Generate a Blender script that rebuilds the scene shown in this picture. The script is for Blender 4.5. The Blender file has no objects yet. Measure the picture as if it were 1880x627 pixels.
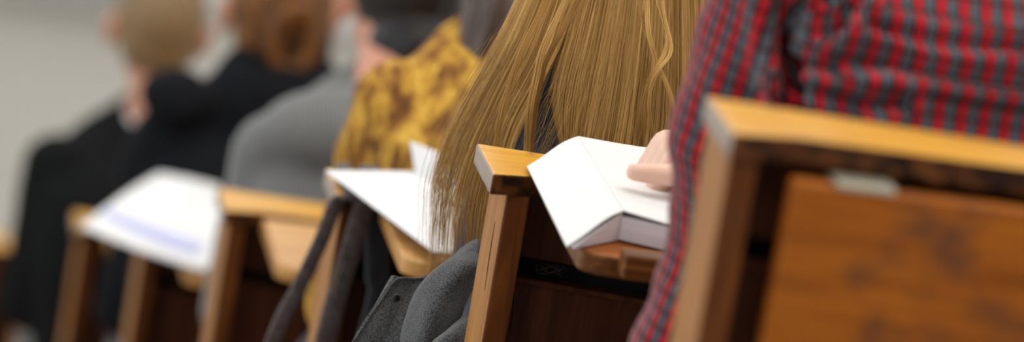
import bpy, bmesh, math, random
import numpy as np
from mathutils import Vector, Matrix, noise
random.seed(7); RNG = np.random.default_rng(11)
S, DROP = .85, .27037            # row pitch and step height of the raked hall
C = bpy.context.scene.collection
sc = bpy.context.scene

# ------------------------------------------------------------------ camera
CAMF, TH, PI_, RO = 8707.65, .196859, .249759, .179034
CAM = Vector((-.788649, -3.291079, .784353))
Fv = Vector((math.sin(TH)*math.cos(PI_), math.cos(TH)*math.cos(PI_), -math.sin(PI_)))
R0 = Vector((math.cos(TH), -math.sin(TH), 0)); U0 = R0.cross(Fv)
Rv = R0*math.cos(RO)+U0*math.sin(RO); Uv = -R0*math.sin(RO)+U0*math.cos(RO)
def at(px, py, k, y=None, z=None):
    """a point of the photograph at a known distance y (or height z) of row k, in row coordinates"""
    d = Fv+Rv*((px-940)/CAMF)-Uv*((py-313.5)/CAMF)
    t = (k*S+y-CAM.y)/d.y if y is not None else (z-k*DROP-CAM.z)/d.z
    P = CAM+d*t
    return Vector((P.x, P.y-k*S, P.z+k*DROP))
cd = bpy.data.cameras.new('camera'); cam = bpy.data.objects.new('camera', cd); C.objects.link(cam)
m = Matrix((Rv, Uv, -Fv)).transposed().to_4x4(); m.translation = CAM; cam.matrix_world = m
cd.sensor_width = 36; cd.lens = 36*CAMF/1880; cd.clip_start = .1; cd.clip_end = 100
cd.dof.use_dof = True; cd.dof.focus_distance = 4.41; cd.dof.aperture_fstop = 3.25; cd.dof.aperture_blades = 0
sc.camera = cam

# ------------------------------------------------------------------ materials
def mat(name, col, rough=.6, spec=.5, **k):
    m = bpy.data.materials.new(name); m.use_nodes = True
    b = m.node_tree.nodes['Principled BSDF']
    b.inputs['Base Color'].default_value = (*col, 1); b.inputs['Roughness'].default_value = rough
    b.inputs['Specular IOR Level'].default_value = spec
    for n, v in k.items(): b.inputs[n.replace('_', ' ')].default_value = v
    return m
def nd(m, t, **k):
    n = m.node_tree.nodes.new(t)
    for a, v in k.items():
        if hasattr(n, a): setattr(n, a, v)
        else: n.inputs[a.replace('_', ' ')].default_value = v
    return n
def ln(m, a, b): m.node_tree.links.new(a, b)
def ramp(m, stops):
    r = nd(m, 'ShaderNodeValToRGB'); e = r.color_ramp.elements
    while len(e) < len(stops): e.new(.5)
    for i, (p, c) in enumerate(stops): e[i].position = p; e[i].color = (*c, 1)
    return r
def coords(m, scale, rot=(0, 0, 0), kind='Object'):
    t = nd(m, 'ShaderNodeTexCoord'); mp = nd(m, 'ShaderNodeMapping')
    mp.inputs['Scale'].default_value = scale; mp.inputs['Rotation'].default_value = rot
    ln(m, t.outputs[kind], mp.inputs[0]); return mp.outputs[0]
def bump(m, src, strength, dist=.001):
    b = nd(m, 'ShaderNodeBump'); b.inputs['Strength'].default_value = strength; b.inputs['Distance'].default_value = dist
    ln(m, src, b.inputs['Height']); ln(m, b.outputs[0], m.node_tree.nodes['Principled BSDF'].inputs['Normal'])
def wood(name, dark, mid, light, axis='X', rough=.35, stain=None, coat=.12):
    m = mat(name, mid, rough, .5); P = m.node_tree.nodes['Principled BSDF']
    P.inputs['Coat Weight'].default_value = coat; P.inputs['Coat Roughness'].default_value = .3; P.inputs['Specular IOR Level'].default_value = .3 if coat > .05 else .16
    s = {'X': (3, 45, 45), 'Z': (45, 45, 3), 'Y': (45, 3, 45)}[axis]
    v = coords(m, s)
    n = nd(m, 'ShaderNodeTexNoise', Scale=1.6, Detail=7.0, Roughness=.62, Distortion=.9); ln(m, v, n.inputs['Vector'])
    r = ramp(m, [(.28, dark), (.5, mid), (.74, light)]); ln(m, n.outputs[0], r.inputs[0])
    out = r.outputs[0]
    if stain:
        n2 = nd(m, 'ShaderNodeTexNoise', Scale=stain[0], Detail=3.0, Roughness=.55)
        ln(m, coords(m, (1, 1, 1.2)), n2.inputs['Vector'])
        r2 = ramp(m, [(stain[1], (0, 0, 0)), (stain[2], (1, 1, 1))]); ln(m, n2.outputs[0], r2.inputs[0])
        mx = nd(m, 'ShaderNodeMix', data_type='RGBA'); ln(m, r2.outputs[0], mx.inputs[0])
        ln(m, out, mx.inputs[6]); mx.inputs[7].default_value = (*stain[3], 1); out = mx.outputs[2]
    ln(m, out, P.inputs['Base Color']); bump(m, n.outputs[0], .25, .0006)
    return m
M = {}
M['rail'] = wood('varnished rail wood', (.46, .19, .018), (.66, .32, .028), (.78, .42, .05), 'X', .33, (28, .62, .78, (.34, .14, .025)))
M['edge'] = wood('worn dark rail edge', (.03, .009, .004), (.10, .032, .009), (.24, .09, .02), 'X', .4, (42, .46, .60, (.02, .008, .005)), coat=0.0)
M['endgrain'] = wood('rail end grain', (.20, .13, .09), (.30, .22, .17), (.40, .31, .25), 'Y', .38)
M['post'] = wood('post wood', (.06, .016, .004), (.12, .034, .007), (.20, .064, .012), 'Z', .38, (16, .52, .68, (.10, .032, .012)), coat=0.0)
M['post_lit_side'] = wood('lit post side wood', (.22, .082, .016), (.38, .155, .032), (.50, .23, .06), 'Z', .42, coat=0.0)  # lighter copy of the post wood, daylight from the left put into its colour
M['panel'] = wood('dark panel wood', (.040, .012, .006), (.072, .022, .010), (.12, .038, .016), 'Z', .42, (9, .5, .75, (.055, .02, .012)), coat=0.0)
M['tablet'] = wood('tablet wood', (.18, .046, .004), (.29, .078, .006), (.38, .12, .010), 'X', .36, (13, .50, .68, (.11, .04, .018)), coat=0.0)
M['tabletop'] = wood('light tablet wood', (.42, .19, .05), (.56, .28, .08), (.68, .38, .12), 'X', .36)
M['lip'] = wood('darker lip wood', (.05, .015, .004), (.13, .045, .010), (.34, .14, .025), 'X', .4, coat=0.0)
M['black'] = mat('black gap', (.006, .005, .005), .7)
M['iron'] = mat('dark iron', (.05, .048, .045), .4, .5, Metallic=.8)
M['brass'] = mat('dull hinge metal', (.42, .38, .30), .4, .5, Metallic=.7)
M['skin'] = mat('skin', (.78, .50, .38), .5, .4, Subsurface_Weight=.15)
M['skin'].node_tree.nodes['Principled BSDF'].inputs['Subsurface Radius'].default_value = (.012, .005, .003)
M['skinpink'] = mat('ruddy skin', (.66, .30, .19), .5, .4)
M['nail'] = mat('finger nail', (.85, .58, .50), .25, .5)
M['eye'] = mat('eye white', (.8, .8, .78), .2); M['pupil'] = mat('pupil', (.03, .02, .015), .2)
M['lips'] = mat('lips', (.55, .2, .17), .45)
def cloth(name, col, col2, sc_=900, rough=.9, b=.4, sheen=.3):
    m = mat(name, col, rough, .15); P = m.node_tree.nodes['Principled BSDF']
    P.inputs['Sheen Weight'].default_value = sheen
    n = nd(m, 'ShaderNodeTexNoise', Scale=float(sc_), Detail=3.0, Roughness=.7); ln(m, coords(m, (1, 1, 1)), n.inputs['Vector'])
    r = ramp(m, [(.35, col), (.68, col2)]); ln(m, n.outputs[0], r.inputs[0]); ln(m, r.outputs[0], P.inputs['Base Color'])
    bump(m, n.outputs[0], b, .0008); return m
M['wool'] = cloth('charcoal wool', (.010, .010, .011), (.125, .125, .127), 650, .95, .9, .25)
M['blackcloth'] = cloth('black cloth', (.004, .0045, .005), (.009, .0095, .010), 400, .95, .3, .0)
M['blackcoat'] = cloth('black coat cloth', (.004, .0045, .006), (.009, .010, .013), 300, .95, .3, .0)
M['navy'] = cloth('navy cloth', (.022, .028, .048), (.05, .06, .085), 500, .9, .3, .2)
M['denim'] = cloth('dark trousers', (.02, .024, .035), (.045, .05, .065), 500)
M['greytrouser'] = cloth('grey trousers', (.035, .036, .038), (.075, .076, .078), 500)
M['white'] = cloth('white shirt cotton', (.72, .71, .72), (.8, .8, .8), 500, .8, .1)
M['shoe'] = mat('black shoe leather', (.015, .013, .012), .4)
M['leather'] = cloth('dark brown leather', (.045, .033, .033), (.10, .078, .075), 120, .5, .2, .05)
M['canvas'] = cloth('black canvas', (.012, .012, .015), (.03, .03, .036), 300, .8)
# grey ribbed knit
m = M['knit'] = mat('grey ribbed knit', (.2, .2, .2), .95, .1); P = m.node_tree.nodes['Principled BSDF']; P.inputs['Sheen Weight'].default_value = .3
w = nd(m, 'ShaderNodeTexWave', Scale=55.0, Distortion=1.2, Detail=1.0); w.bands_direction = 'X'; ln(m, coords(m, (1, .15, .12)), w.inputs['Vector'])
r = ramp(m, [(.1, (.085, .085, .084)), (.8, (.235, .235, .23))]); ln(m, w.outputs[0], r.inputs[0]); ln(m, r.outputs[0], P.inputs['Base Color']); bump(m, w.outputs[0], .8, .003)
# gold and brown blotched print
m = M['gold'] = mat('gold and brown print', (.5, .3, .05), .8, .2); P = m.node_tree.nodes['Principled BSDF']
n = nd(m, 'ShaderNodeTexNoise', Scale=30.0, Detail=5.0, Roughness=.75, Distortion=.4); ln(m, coords(m, (1.5, 1.2, .62)), n.inputs['Vector'])
r = ramp(m, [(.30, (.06, .026, .010)), (.44, (.22, .085, .02)), (.55, (.52, .28, .035)), (.70, (.78, .48, .09))]); ln(m, n.outputs[0], r.inputs[0]); ln(m, r.outputs[0], P.inputs['Base Color'])
# red, grey and black plaid; UV in metres
m = M['plaid'] = mat('red grey black plaid', (.4, .02, .03), .85, .15); P = m.node_tree.nodes['Principled BSDF']; P.inputs['Sheen Weight'].default_value = .15
uvn = nd(m, 'ShaderNodeUVMap', uv_map='UVMap'); sx = nd(m, 'ShaderNodeSeparateXYZ'); ln(m, uvn.outputs[0], sx.inputs[0])
def frac(out, period):
    a = nd(m, 'ShaderNodeMath', operation='DIVIDE'); ln(m, out, a.inputs[0]); a.inputs[1].default_value = period
    b = nd(m, 'ShaderNodeMath', operation='FRACT'); ln(m, a.outputs[0], b.inputs[0]); return b.outputs[0]
fu, fv = frac(sx.outputs[0], .0172), frac(sx.outputs[1], .0138)
bk, rd, gy, dk = (.005, .005, .007), (.56, .014, .024), (.095, .112, .130), (.05, .045, .055)
ru = ramp(m, [(0, bk), (.07, rd), (.39, bk), (.53, gy), (.88, bk)]); ru.color_ramp.interpolation = 'CONSTANT'; ln(m, fu, ru.inputs[0])
rv = ramp(m, [(0, (.27, .27, .27)), (.12, (1, 1, 1)), (.78, (.6, .6, .6)), (.90, (.27, .27, .27))]); rv.color_ramp.interpolation = 'CONSTANT'; ln(m, fv, rv.inputs[0])
mx = nd(m, 'ShaderNodeMix', data_type='RGBA', blend_type='MULTIPLY'); mx.inputs[0].default_value = 1
ln(m, ru.outputs[0], mx.inputs[6]); ln(m, rv.outputs[0], mx.inputs[7])
rr = ramp(m, [(0, (0, 0, 0)), (.80, (.12, .005, .008)), (.9, (0, 0, 0))]); rr.color_ramp.interpolation = 'CONSTANT'; ln(m, fv, rr.inputs[0])
ad = nd(m, 'ShaderNodeMix', data_type='RGBA', blend_type='ADD'); ad.inputs[0].default_value = 1; ln(m, mx.outputs[2], ad.inputs[6]); ln(m, rr.outputs[0], ad.inputs[7])
ln(m, ad.outputs[2], P.inputs['Base Color'])
# paper with faint printed lines (UV in metres)
def paper(name, base, ink, pitch=.0055, strength=.35, block=.035):
    m = mat(name, base, .75, .25); P = m.node_tree.nodes['Principled BSDF']
    u = nd(m, 'ShaderNodeUVMap', uv_map='UVMap'); s = nd(m, 'ShaderNodeSeparateXYZ'); ln(m, u.outputs[0], s.inputs[0])
    d = nd(m, 'ShaderNodeMath', operation='DIVIDE'); ln(m, s.outputs[1], d.inputs[0]); d.inputs[1].default_value = pitch
    f = nd(m, 'ShaderNodeMath', operation='FRACT'); ln(m, d.outputs[0], f.inputs[0])
    g = nd(m, 'ShaderNodeMath', operation='GREATER_THAN'); ln(m, f.outputs[0], g.inputs[0]); g.inputs[1].default_value = .62
    n = nd(m, 'ShaderNodeTexNoise', Scale=1.0, Detail=2.0); mp = nd(m, 'ShaderNodeMapping'); mp.inputs['Scale'].default_value = (260, 90, 1)
    ln(m, u.outputs[0], mp.inputs[0]); ln(m, mp.outputs[0], n.inputs['Vector'])
    g2 = nd(m, 'ShaderNodeMath', operation='GREATER_THAN'); ln(m, n.outputs[0], g2.inputs[0]); g2.inputs[1].default_value = .34
    mu = nd(m, 'ShaderNodeMath', operation='MULTIPLY'); ln(m, g.outputs[0], mu.inputs[0]); ln(m, g2.outputs[0], mu.inputs[1])
    m2 = nd(m, 'ShaderNodeMath', operation='MULTIPLY'); ln(m, mu.outputs[0], m2.inputs[0]); m2.inputs[1].default_value = strength
    x = nd(m, 'ShaderNodeMix', data_type='RGBA'); ln(m, m2.outputs[0], x.inputs[0]); x.inputs[6].default_value = (*base, 1); x.inputs[7].default_value = (*ink, 1)
    ln(m, x.outputs[2], P.inputs['Base Color']); return m
M['page'] = paper('printed page', (.79, .79, .775), (.45, .45, .47), .0062, .32)
M['paper'] = mat('plain paper', (.80, .80, .81), .7, .3)
M['lilac'] = mat('lilac printed band', (.52, .54, .86), .7, .3)
m = M['pageedge'] = mat('page block edges', (.5, .5, .53), .8, .2); P = m.node_tree.nodes['Principled BSDF']
n = nd(m, 'ShaderNodeTexNoise', Scale=1.0, Detail=2.0); ln(m, coords(m, (6, 6, 900)), n.inputs['Vector'])
r = ramp(m, [(.3, (.66, .66, .72)), (.7, (.82, .82, .86))]); ln(m, n.outputs[0], r.inputs[0]); ln(m, r.outputs[0], P.inputs['Base Color'])
def hairmat(name, a, b, c, rough=.38):
    m = mat(name, b, rough, .45); P = m.node_tree.nodes['Principled BSDF']
    t = nd(m, 'ShaderNodeAttribute', attribute_name='tint'); r = ramp(m, [(0, a), (.5, b), (1, c)])
    ln(m, t.outputs['Fac'], r.inputs[0]); ln(m, r.outputs[0], P.inputs['Base Color']); return m
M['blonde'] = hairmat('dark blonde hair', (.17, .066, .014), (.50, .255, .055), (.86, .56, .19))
def hairshell(name, dark, light, rough=.45, axis=(60, 60, 6)):
    m = mat(name, dark, rough, .35); P = m.node_tree.nodes['Principled BSDF']
    n = nd(m, 'ShaderNodeTexNoise', Scale=2.2, Detail=4.0, Roughness=.6); ln(m, coords(m, axis), n.inputs['Vector'])
    r = ramp(m, [(.35, dark), (.65, light)]); ln(m, n.outputs[0], r.inputs[0]); ln(m, r.outputs[0], P.inputs['Base Color']); bump(m, n.outputs[0], .6, .002); return m
M['brownhair'] = hairshell('dark brown hair', (.035, .022, .017), (.12, .08, .06))
M['blackhair'] = hairshell('black hair', (.006, .005, .005), (.016, .012, .010))
M['auburn'] = hairshell('auburn hair', (.05, .018, .006), (.28, .105, .02))
M['auburndark'] = hairshell('deep auburn hair', (.03, .012, .006), (.09, .035, .012))
M['ginger'] = hairshell('short sandy hair', (.15, .095, .055), (.34, .21, .09))
M['wall'] = mat('pale grey painted wall', (.74, .735, .70), .8)
M['slate'] = mat('grey chalkboard', (.42, .43, .43), .6)
M['wboard'] = mat('white board', (.80, .84, .88), .4)
M['alu'] = mat('aluminium frame', (.55, .55, .55), .4, .5, Metallic=.7)
m = M['floor'] = mat('beige floor', (.50, .46, .41), .55); P = m.node_tree.nodes['Principled BSDF']
n = nd(m, 'ShaderNodeTexNoise', Scale=6.0, Detail=5.0); ln(m, coords(m, (1, 1, 1)), n.inputs['Vector'])
r = ramp(m, [(.3, (.42, .39, .34)), (.7, (.54, .50, .45))]); ln(m, n.outputs[0], r.inputs[0]); ln(m, r.outputs[0], P.inputs['Base Color'])
M['ceiling'] = mat('white ceiling', (.8, .8, .79), .9)
m = M['lamp'] = mat('lamp diffuser', (.9, .9, .9), .5); P = m.node_tree.nodes['Principled BSDF']
P.inputs['Emission Color'].default_value = (1, .97, .92, 1); P.inputs['Emission Strength'].default_value = 4
M['sash'] = mat('white window frame', (.75, .75, .74), .5)
m = M['glass'] = mat('window glass', (.95, .97, 1), .05, .5, Transmission_Weight=1.0)

# ------------------------------------------------------------------ mesh helpers
def link(name, me, mats, parent=None, smooth=True):
    o = bpy.data.objects.new(name, me); C.objects.link(o)
    for x in (mats if isinstance(mats, (list, tuple)) else [mats]): me.materials.append(x)
    if smooth: me.polygons.foreach_set('use_smooth', [True]*len(me.polygons))
    if parent: o.parent = parent
    return o
def obj(name, bm, mats, parent=None, smooth=False):
    me = bpy.data.meshes.new(name); bmesh.ops.recalc_face_normals(bm, faces=bm.faces); bm.to_mesh(me); bm.free()
    return link(name, me, mats, parent, smooth)
def box(bm, lo, hi, bev=.0, seg=2, mi=0, shear=None, facemat=None):
    """axis-aligned box, optional bevel; shear(v) moves its corners; facemat(normal) picks a slot"""
    b = bmesh.new(); bmesh.ops.create_cube(b, size=1)
    for v in b.verts:
        v.co = Vector([(lo[i]+hi[i])/2+v.co[i]*(hi[i]-lo[i]) for i in range(3)])
    if facemat:
        b.normal_update()
        for f in b.faces: f.material_index = facemat(f.normal)
    if bev > 0: bmesh.ops.bevel(b, geom=b.edges[:], offset=bev, segments=seg, affect='EDGES', profile=.5, material=-1)
    if shear:
        for v in b.verts: v.co = Vector(shear(v.co))
    if not facemat:
        for f in b.faces: f.material_index = mi
    t = bpy.data.meshes.new('t'); b.to_mesh(t); b.free(); bm.from_mesh(t); bpy.data.meshes.remove(t)
def prism(bm, pts, z0, z1, bev=0, seg=2):
    b = bmesh.new(); vs = [b.verts.new((x, y, z0)) for x, y in pts]; f = b.faces.new(vs)
    r = bmesh.ops.extrude_face_region(b, geom=[f]); bmesh.ops.translate(b, vec=(0, 0, z1-z0), verts=[g for g in r['geom'] if isinstance(g, bmesh.types.BMVert)])
    bmesh.ops.recalc_face_normals(b, faces=b.faces)
    if bev: bmesh.ops.bevel(b, geom=b.edges[:], offset=bev, segments=seg, affect='EDGES', profile=.5)
    t = bpy.data.meshes.new('t'); b.to_mesh(t); b.free(); bm.from_mesh(t); bpy.data.meshes.remove(t)
def empty(name, loc, label, cat, group=None):
    o = bpy.data.objects.new(name, None); o.empty_display_size = .1; C.objects.link(o); o.location = loc
    o['label'] = label; o['category'] = cat
    if group: o['group'] = group
    return o
def ball(bm, c, r, seg=20, rot=None):
    r = (r, r, r) if isinstance(r, (int, float)) else r
    m = Matrix.Translation(c) @ (rot.to_4x4() if rot else Matrix()) @ Matrix.Diagonal((*r, 1))
    bmesh.ops.create_uvsphere(bm, u_segments=seg, v_segments=seg//2+2, radius=1, matrix=m)
def limb(bm, pts, rads, seg=16):
    """closed chain of tapered segments with round joints"""
    pts = [Vector(p) for p in pts]
    for p, r in zip(pts, rads): ball(bm, p, r, seg)
    for a, b, ra, rb in zip(pts, pts[1:], rads, rads[1:]):
        d = b-a; q = d.to_track_quat('Z', 'Y').to_matrix()
        n = seg; va, vb = [], []
        for i in range(n):
            t = 2*math.pi*i/n; e = q @ Vector((math.cos(t), math.sin(t), 0))
            va.append(bm.verts.new(a+e*ra)); vb.append(bm.verts.new(b+e*rb))
        for i in range(n):
            j = (i+1) % n; bm.faces.new((va[i], va[j], vb[j], vb[i]))
        bm.faces.new(va[::-1]); bm.faces.new(vb)
def loft(bm, rings, seg=28, p=2.3):
    """closed stack of rounded rings (cx, cy, cz, rx, ry[, tilt])"""
    rows = []
    for rg in rings:
        cx, cy, cz, rx, ry = rg[:5]; tl = rg[5] if len(rg) > 5 else 0
        row = []
        for i in range(seg):
            t = 2*math.pi*i/seg; c, s = math.cos(t), math.sin(t)
            x = rx*math.copysign(abs(c)**(2/p), c); y = ry*math.copysign(abs(s)**(2/p), s)
            row.append(bm.verts.new((cx+x, cy+y*math.cos(tl), cz+y*math.sin(tl))))
        rows.append(row)
    for a, b in zip(rows, rows[1:]):
        for i in range(seg):
            j = (i+1) % seg; bm.faces.new((a[i], a[j], b[j], b[i]))
    bm.faces.new(rows[0][::-1]); bm.faces.new(rows[-1])
def fuse(bm, voxel, smooth=4):
    """one continuous surface out of overlapping closed shapes"""
    bmesh.ops.recalc_face_normals(bm, faces=bm.faces)
    me = bpy.data.meshes.new('raw'); bm.to_mesh(me); bm.free()
    o = bpy.data.objects.new('raw', me); C.objects.link(o)
    md = o.modifiers.new('r', 'REMESH'); md.mode = 'VOXEL'; md.voxel_size = voxel
    if smooth:
        s = o.modifiers.new('s', 'SMOOTH'); s.factor = .6; s.iterations = smooth
    dg = bpy.context.evaluated_depsgraph_get(); out = bpy.data.meshes.new_from_object(o.evaluated_get(dg))
    bpy.data.objects.remove(o); bpy.data.meshes.remove(me); out.materials.clear(); return out
def getco(me):
    a = np.empty(len(me.vertices)*3); me.vertices.foreach_get('co', a); return a.reshape(-1, 3)
def setco(me, a): me.vertices.foreach_set('co', a.ravel()); me.update()
def getno(me):
    a = np.empty(len(me.vertices)*3); me.vertices.foreach_get('normal', a); return a.reshape(-1, 3)
def crumple(me, amp, scale, seed=0, stretch=(1, 1, 1)):
    co, no = getco(me), getno(me)
    n = np.array([noise.noise(Vector((c[0]*stretch[0], c[1]*stretch[1], c[2]*stretch[2]))*scale+Vector((seed, 0, 0))) for c in co])
    setco(me, co+no*(n*amp)[:, None])
def cr(P, t):
    """Catmull-Rom through the rows of P at parameter t in 0..1"""
    P = np.asarray(P, float); n = len(P)-1; t = np.clip(np.asarray(t, float), 0, 1)*n
    i = np.minimum(t.astype(int), n-1); f = (t-i)[..., None]
    p0, p1, p2, p3 = P[np.maximum(i-1, 0)], P[i], P[i+1], P[np.minimum(i+2, n)]
    return .5*((2*p1)+(-p0+p2)*f+(2*p0-5*p1+4*p2-p3)*f**2+(-p0+3*p1-3*p2+p3)*f**3)
def patch(name, grid, nu, nv, th, mats, parent=None, jitter=0, uvscale=None, seed=0):
    """thick smooth sheet through a grid of 3D control points"""
    G = np.array([[tuple(p) for p in row] for row in grid], float)
    u = np.linspace(0, 1, nu); v = np.linspace(0, 1, nv)
    A = np.stack([cr(row, v) for row in G]); B = np.stack([cr(A[:, j], u) for j in range(nv)], 1)
    if jitter:
        for a in range(nu):
            for b in range(nv):
                B[a, b] += jitter*np.array(noise.noise_vector(Vector(B[a, b])*22+Vector((seed, 0, 0))))
    bm = bmesh.new(); V = [[bm.verts.new(B[a, b]) for b in range(nv)] for a in range(nu)]; uvl = bm.loops.layers.uv.new('UVMap')
    for a in range(nu-1):
        for b in range(nv-1):
            f = bm.faces.new((V[a][b], V[a+1][b], V[a+1][b+1], V[a][b+1]))
            for l, (i, j) in zip(f.loops, ((a, b), (a+1, b), (a+1, b+1), (a, b+1))):
                l[uvl].uv = (j/(nv-1)*(uvscale[1] if uvscale else 1), i/(nu-1)*(uvscale[0] if uvscale else 1))
    me = bpy.data.meshes.new(name); bm.to_mesh(me); bm.free(); o = link(name, me, mats, parent)
    if th:
        s = o.modifiers.new('thickness', 'SOLIDIFY'); s.thickness = th; s.offset = 0
        if th > .002:
            ss = o.modifiers.new('round', 'SUBSURF'); ss.levels = ss.render_levels = 1
    return o
def strands(name, paths, tints, r, mats, parent=None, taper=.35, sides=3):
    """every hair a thin tapering tube; paths (N, K, 3)"""
    P = np.asarray(paths, float); N, K, _ = P.shape
    T = np.gradient(P, axis=1); T /= np.linalg.norm(T, axis=2, keepdims=True)+1e-12
    A = np.cross(T, np.array([.3, 1, .1])); A /= np.linalg.norm(A, axis=2, keepdims=True)+1e-12; B = np.cross(T, A)
    rad = np.asarray(r, float).reshape(-1, 1)*np.ones((N, 1))*(1-(1-taper)*np.linspace(0, 1, K)**3)[None]
    ph = RNG.uniform(0, 6.28, N)[:, None, None]
    V = np.stack([P+(A*np.cos(ph+2*np.pi*s/sides)+B*np.sin(ph+2*np.pi*s/sides))*rad[..., None] for s in range(sides)], 2)
    V = V.reshape(-1, 3)
    idx = np.arange(N*K*sides).reshape(N, K, sides)
    F = []
    for s in range(sides):
        s2 = (s+1) % sides
        F.append(np.stack([idx[:, :-1, s], idx[:, :-1, s2], idx[:, 1:, s2], idx[:, 1:, s]], -1).reshape(-1, 4))
    F = np.concatenate(F)
    me = bpy.data.meshes.new(name); me.vertices.add(len(V)); me.vertices.foreach_set('co', V.ravel())
    me.loops.add(F.size); me.loops.foreach_set('vertex_index', F.ravel()); me.polygons.add(len(F))
    me.polygons.foreach_set('loop_start', np.arange(0, F.size, 4)); me.polygons.foreach_set('loop_total', np.full(len(F), 4))
    me.update(calc_edges=True)
    at_ = me.attributes.new('tint', 'FLOAT', 'POINT'); at_.data.foreach_set('value', np.repeat(np.asarray(tints), K*sides))
    return link(name, me, mats, parent)

# ------------------------------------------------------------------ the hall
def structure(o): o['kind'] = 'structure'; return o
FH = .95                                             # rail height above its own step
KMIN, KMAX = -5, 10
bm = bmesh.new()
XL, XR = -1.9, 5.2
prof = []
for k in range(KMIN, KMAX+1):
    z = -k*DROP-FH; prof += [((k-1)*S+.73, z), (k*S+.73, z)]
YF, ZF = 12.0, prof[-1][1]-.02
prof[-1] = (YF+.1, prof[-1][1])
prof = [(prof[0][0], -8)] + prof + [(YF+.1, -8)]
vs0 = [bm.verts.new((XL-.1, y, z)) for y, z in prof]; vs1 = [bm.verts.new((XR+.1, y, z)) for y, z in prof]
for i in range(len(prof)-1): bm.faces.new((vs0[i], vs0[i+1], vs1[i+1], vs1[i]))
bm.faces.new(vs0); bm.faces.new(vs1[::-1]); bm.faces.new((vs0[0], vs1[0], vs1[-1], vs0[-1]))
structure(obj('floor', bm, M['floor']))
FZ = prof[-2][1]
CZ = 2.6
def sbox(name, lo, hi, mt, bev=0):
    bm = bmesh.new(); box(bm, lo, hi, bev); return obj(name, bm, mt)
structure(sbox('wall_front', (XL-.2, YF, FZ), (XR+.2, YF+.15, CZ), M['wall']))
structure(sbox('wall_right', (XR, -4.5, -4), (XR+.15, YF, CZ), M['wall']))
structure(sbox('ceiling', (XL-.2, -4.5, CZ), (XR+.2, YF+.15, CZ+.1), M['ceiling']))
structure(sbox('baseboard_front', (XL, YF-.02, FZ), (XR, YF, FZ+.1), M['wall'], .004))
# left wall with tall windows
bm = bmesh.new()
wins = [(-3.2, -.9), (.2, 2.5), (3.6, 5.9), (7.0, 9.3)]
ys = [-4.5]+[y for w in wins for y in w]+[YF]
for a, b in zip(ys[0::2], ys[1::2]): box(bm, (XL-.15, a, -4), (XL, b, CZ))
for a, b in wins:
    box(bm, (XL-.15, a, -4), (XL, b, -1.2+(-.25)*a*.0)); box(bm, (XL-.15, a, 1.9), (XL, b, CZ))
structure(obj('wall_left', bm, M['wall']))
for i, (a, b) in enumerate(wins):
    fr = bmesh.new()
    for lo, hi in (((XL-.12, a, -1.2), (XL-.04, b, -1.13)), ((XL-.12, a, 1.83), (XL-.04, b, 1.9)), ((XL-.12, a, -1.13), (XL-.04, a+.07, 1.83)),
                   ((XL-.12, b-.07, -1.13), (XL-.04, b, 1.83)), ((XL-.11, (a+b)/2-.03, -1.13), (XL-.05, (a+b)/2+.03, 1.83))): box(fr, lo, hi, .004)
    f = structure(obj('window_%d' % (i+1), fr, M['sash']))
    g = bmesh.new(); box(g, (XL-.083, a+.06, -1.14), (XL-.078, b-.06, 1.84)); obj('pane', g, M['glass'], f)

# boards on the front wall
t = empty('chalkboard', (0, YF, FZ), 'long grey chalkboard on the front wall, blurred at the upper left', 'board')
bm = bmesh.new(); box(bm, (-1.6, -.05, .92), (1.08, -.01, 1.95), .003); obj('board', bm, M['slate'], t)
bm = bmesh.new(); box(bm, (-1.64, -.06, .88), (1.10, -.003, .92), .004); box(bm, (-1.64, -.06, 1.95), (1.10, -.003, 1.99), .004); obj('frame', bm, M['alu'], t)
bm = bmesh.new(); box(bm, (-1.5, -.12, .86), (1.0, -.06, .88), .003); obj('chalk_tray', bm, M['alu'], t)
t = empty('whiteboard', (0, YF, FZ), 'white board on the front wall, a bright patch between the two heads at the left', 'board')
bm = bmesh.new(); box(bm, (1.16, -.05, .88), (3.6, -.01, 1.8), .003); obj('board', bm, M['wboard'], t)
bm = bmesh.new(); box(bm, (1.13, -.06, .85), (3.63, -.003, .88), .004); box(bm, (1.13, -.06, 1.8), (3.63, -.003, 1.83), .004); obj('frame', bm, M['alu'], t)

# ceiling lamps
PL = [(x, y) for y in (-3.4, -.9, 1.6, 4.1, 6.6, 9.1) for x in (-.6, 1.8, 4.0)]
for x, y in PL:
    t = empty('ceiling_light', (x, y, CZ), 'long white diffuser light set under the ceiling', 'light', 'ceiling lights over the rows')
    bm = bmesh.new(); box(bm, (-.66, -.16, -.07), (.66, .16, -.001), .008); obj('housing', bm, M['sash'], t)
    bm = bmesh.new(); box(bm, (-.63, -.13, -.085), (.63, .13, -.068), .006); obj('diffuser', bm, M['lamp'], t)
def area(name, loc, rot, sx_, sy_, power, col):
    l = bpy.data.lights.new(name, 'AREA'); l.shape = 'RECTANGLE'; l.size = sx_; l.size_y = sy_; l.energy = power; l.color = col
    o = bpy.data.objects.new(name, l); C.objects.link(o); o.location = loc; o.rotation_euler = rot; return o
for y in (-2.2, 1.0, 4.2, 7.4, 9.9):  # frontmost area light is an added fill to brighten the front wall
    area('lamp_and_fill_glow', (1.2, y, CZ-.1), (0, 0, 0), 3.4, 1.6, LAMP if 'LAMP' in globals() else 62, (1, .965, .91))
for a, b in wins:
    area('window_daylight', (XL+.02, (a+b)/2, .35), (0, -math.pi/2, 0), 2.9, 2.1, 34, (.86, .93, 1))
w = bpy.data.worlds.new('world'); sc.world = w; w.use_nodes = True
w.node_tree.nodes['Background'].inputs[0].default_value = (.80, .88, 1, 1); w.node_tree.nodes['Background'].inputs[1].default_value = .3

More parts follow.
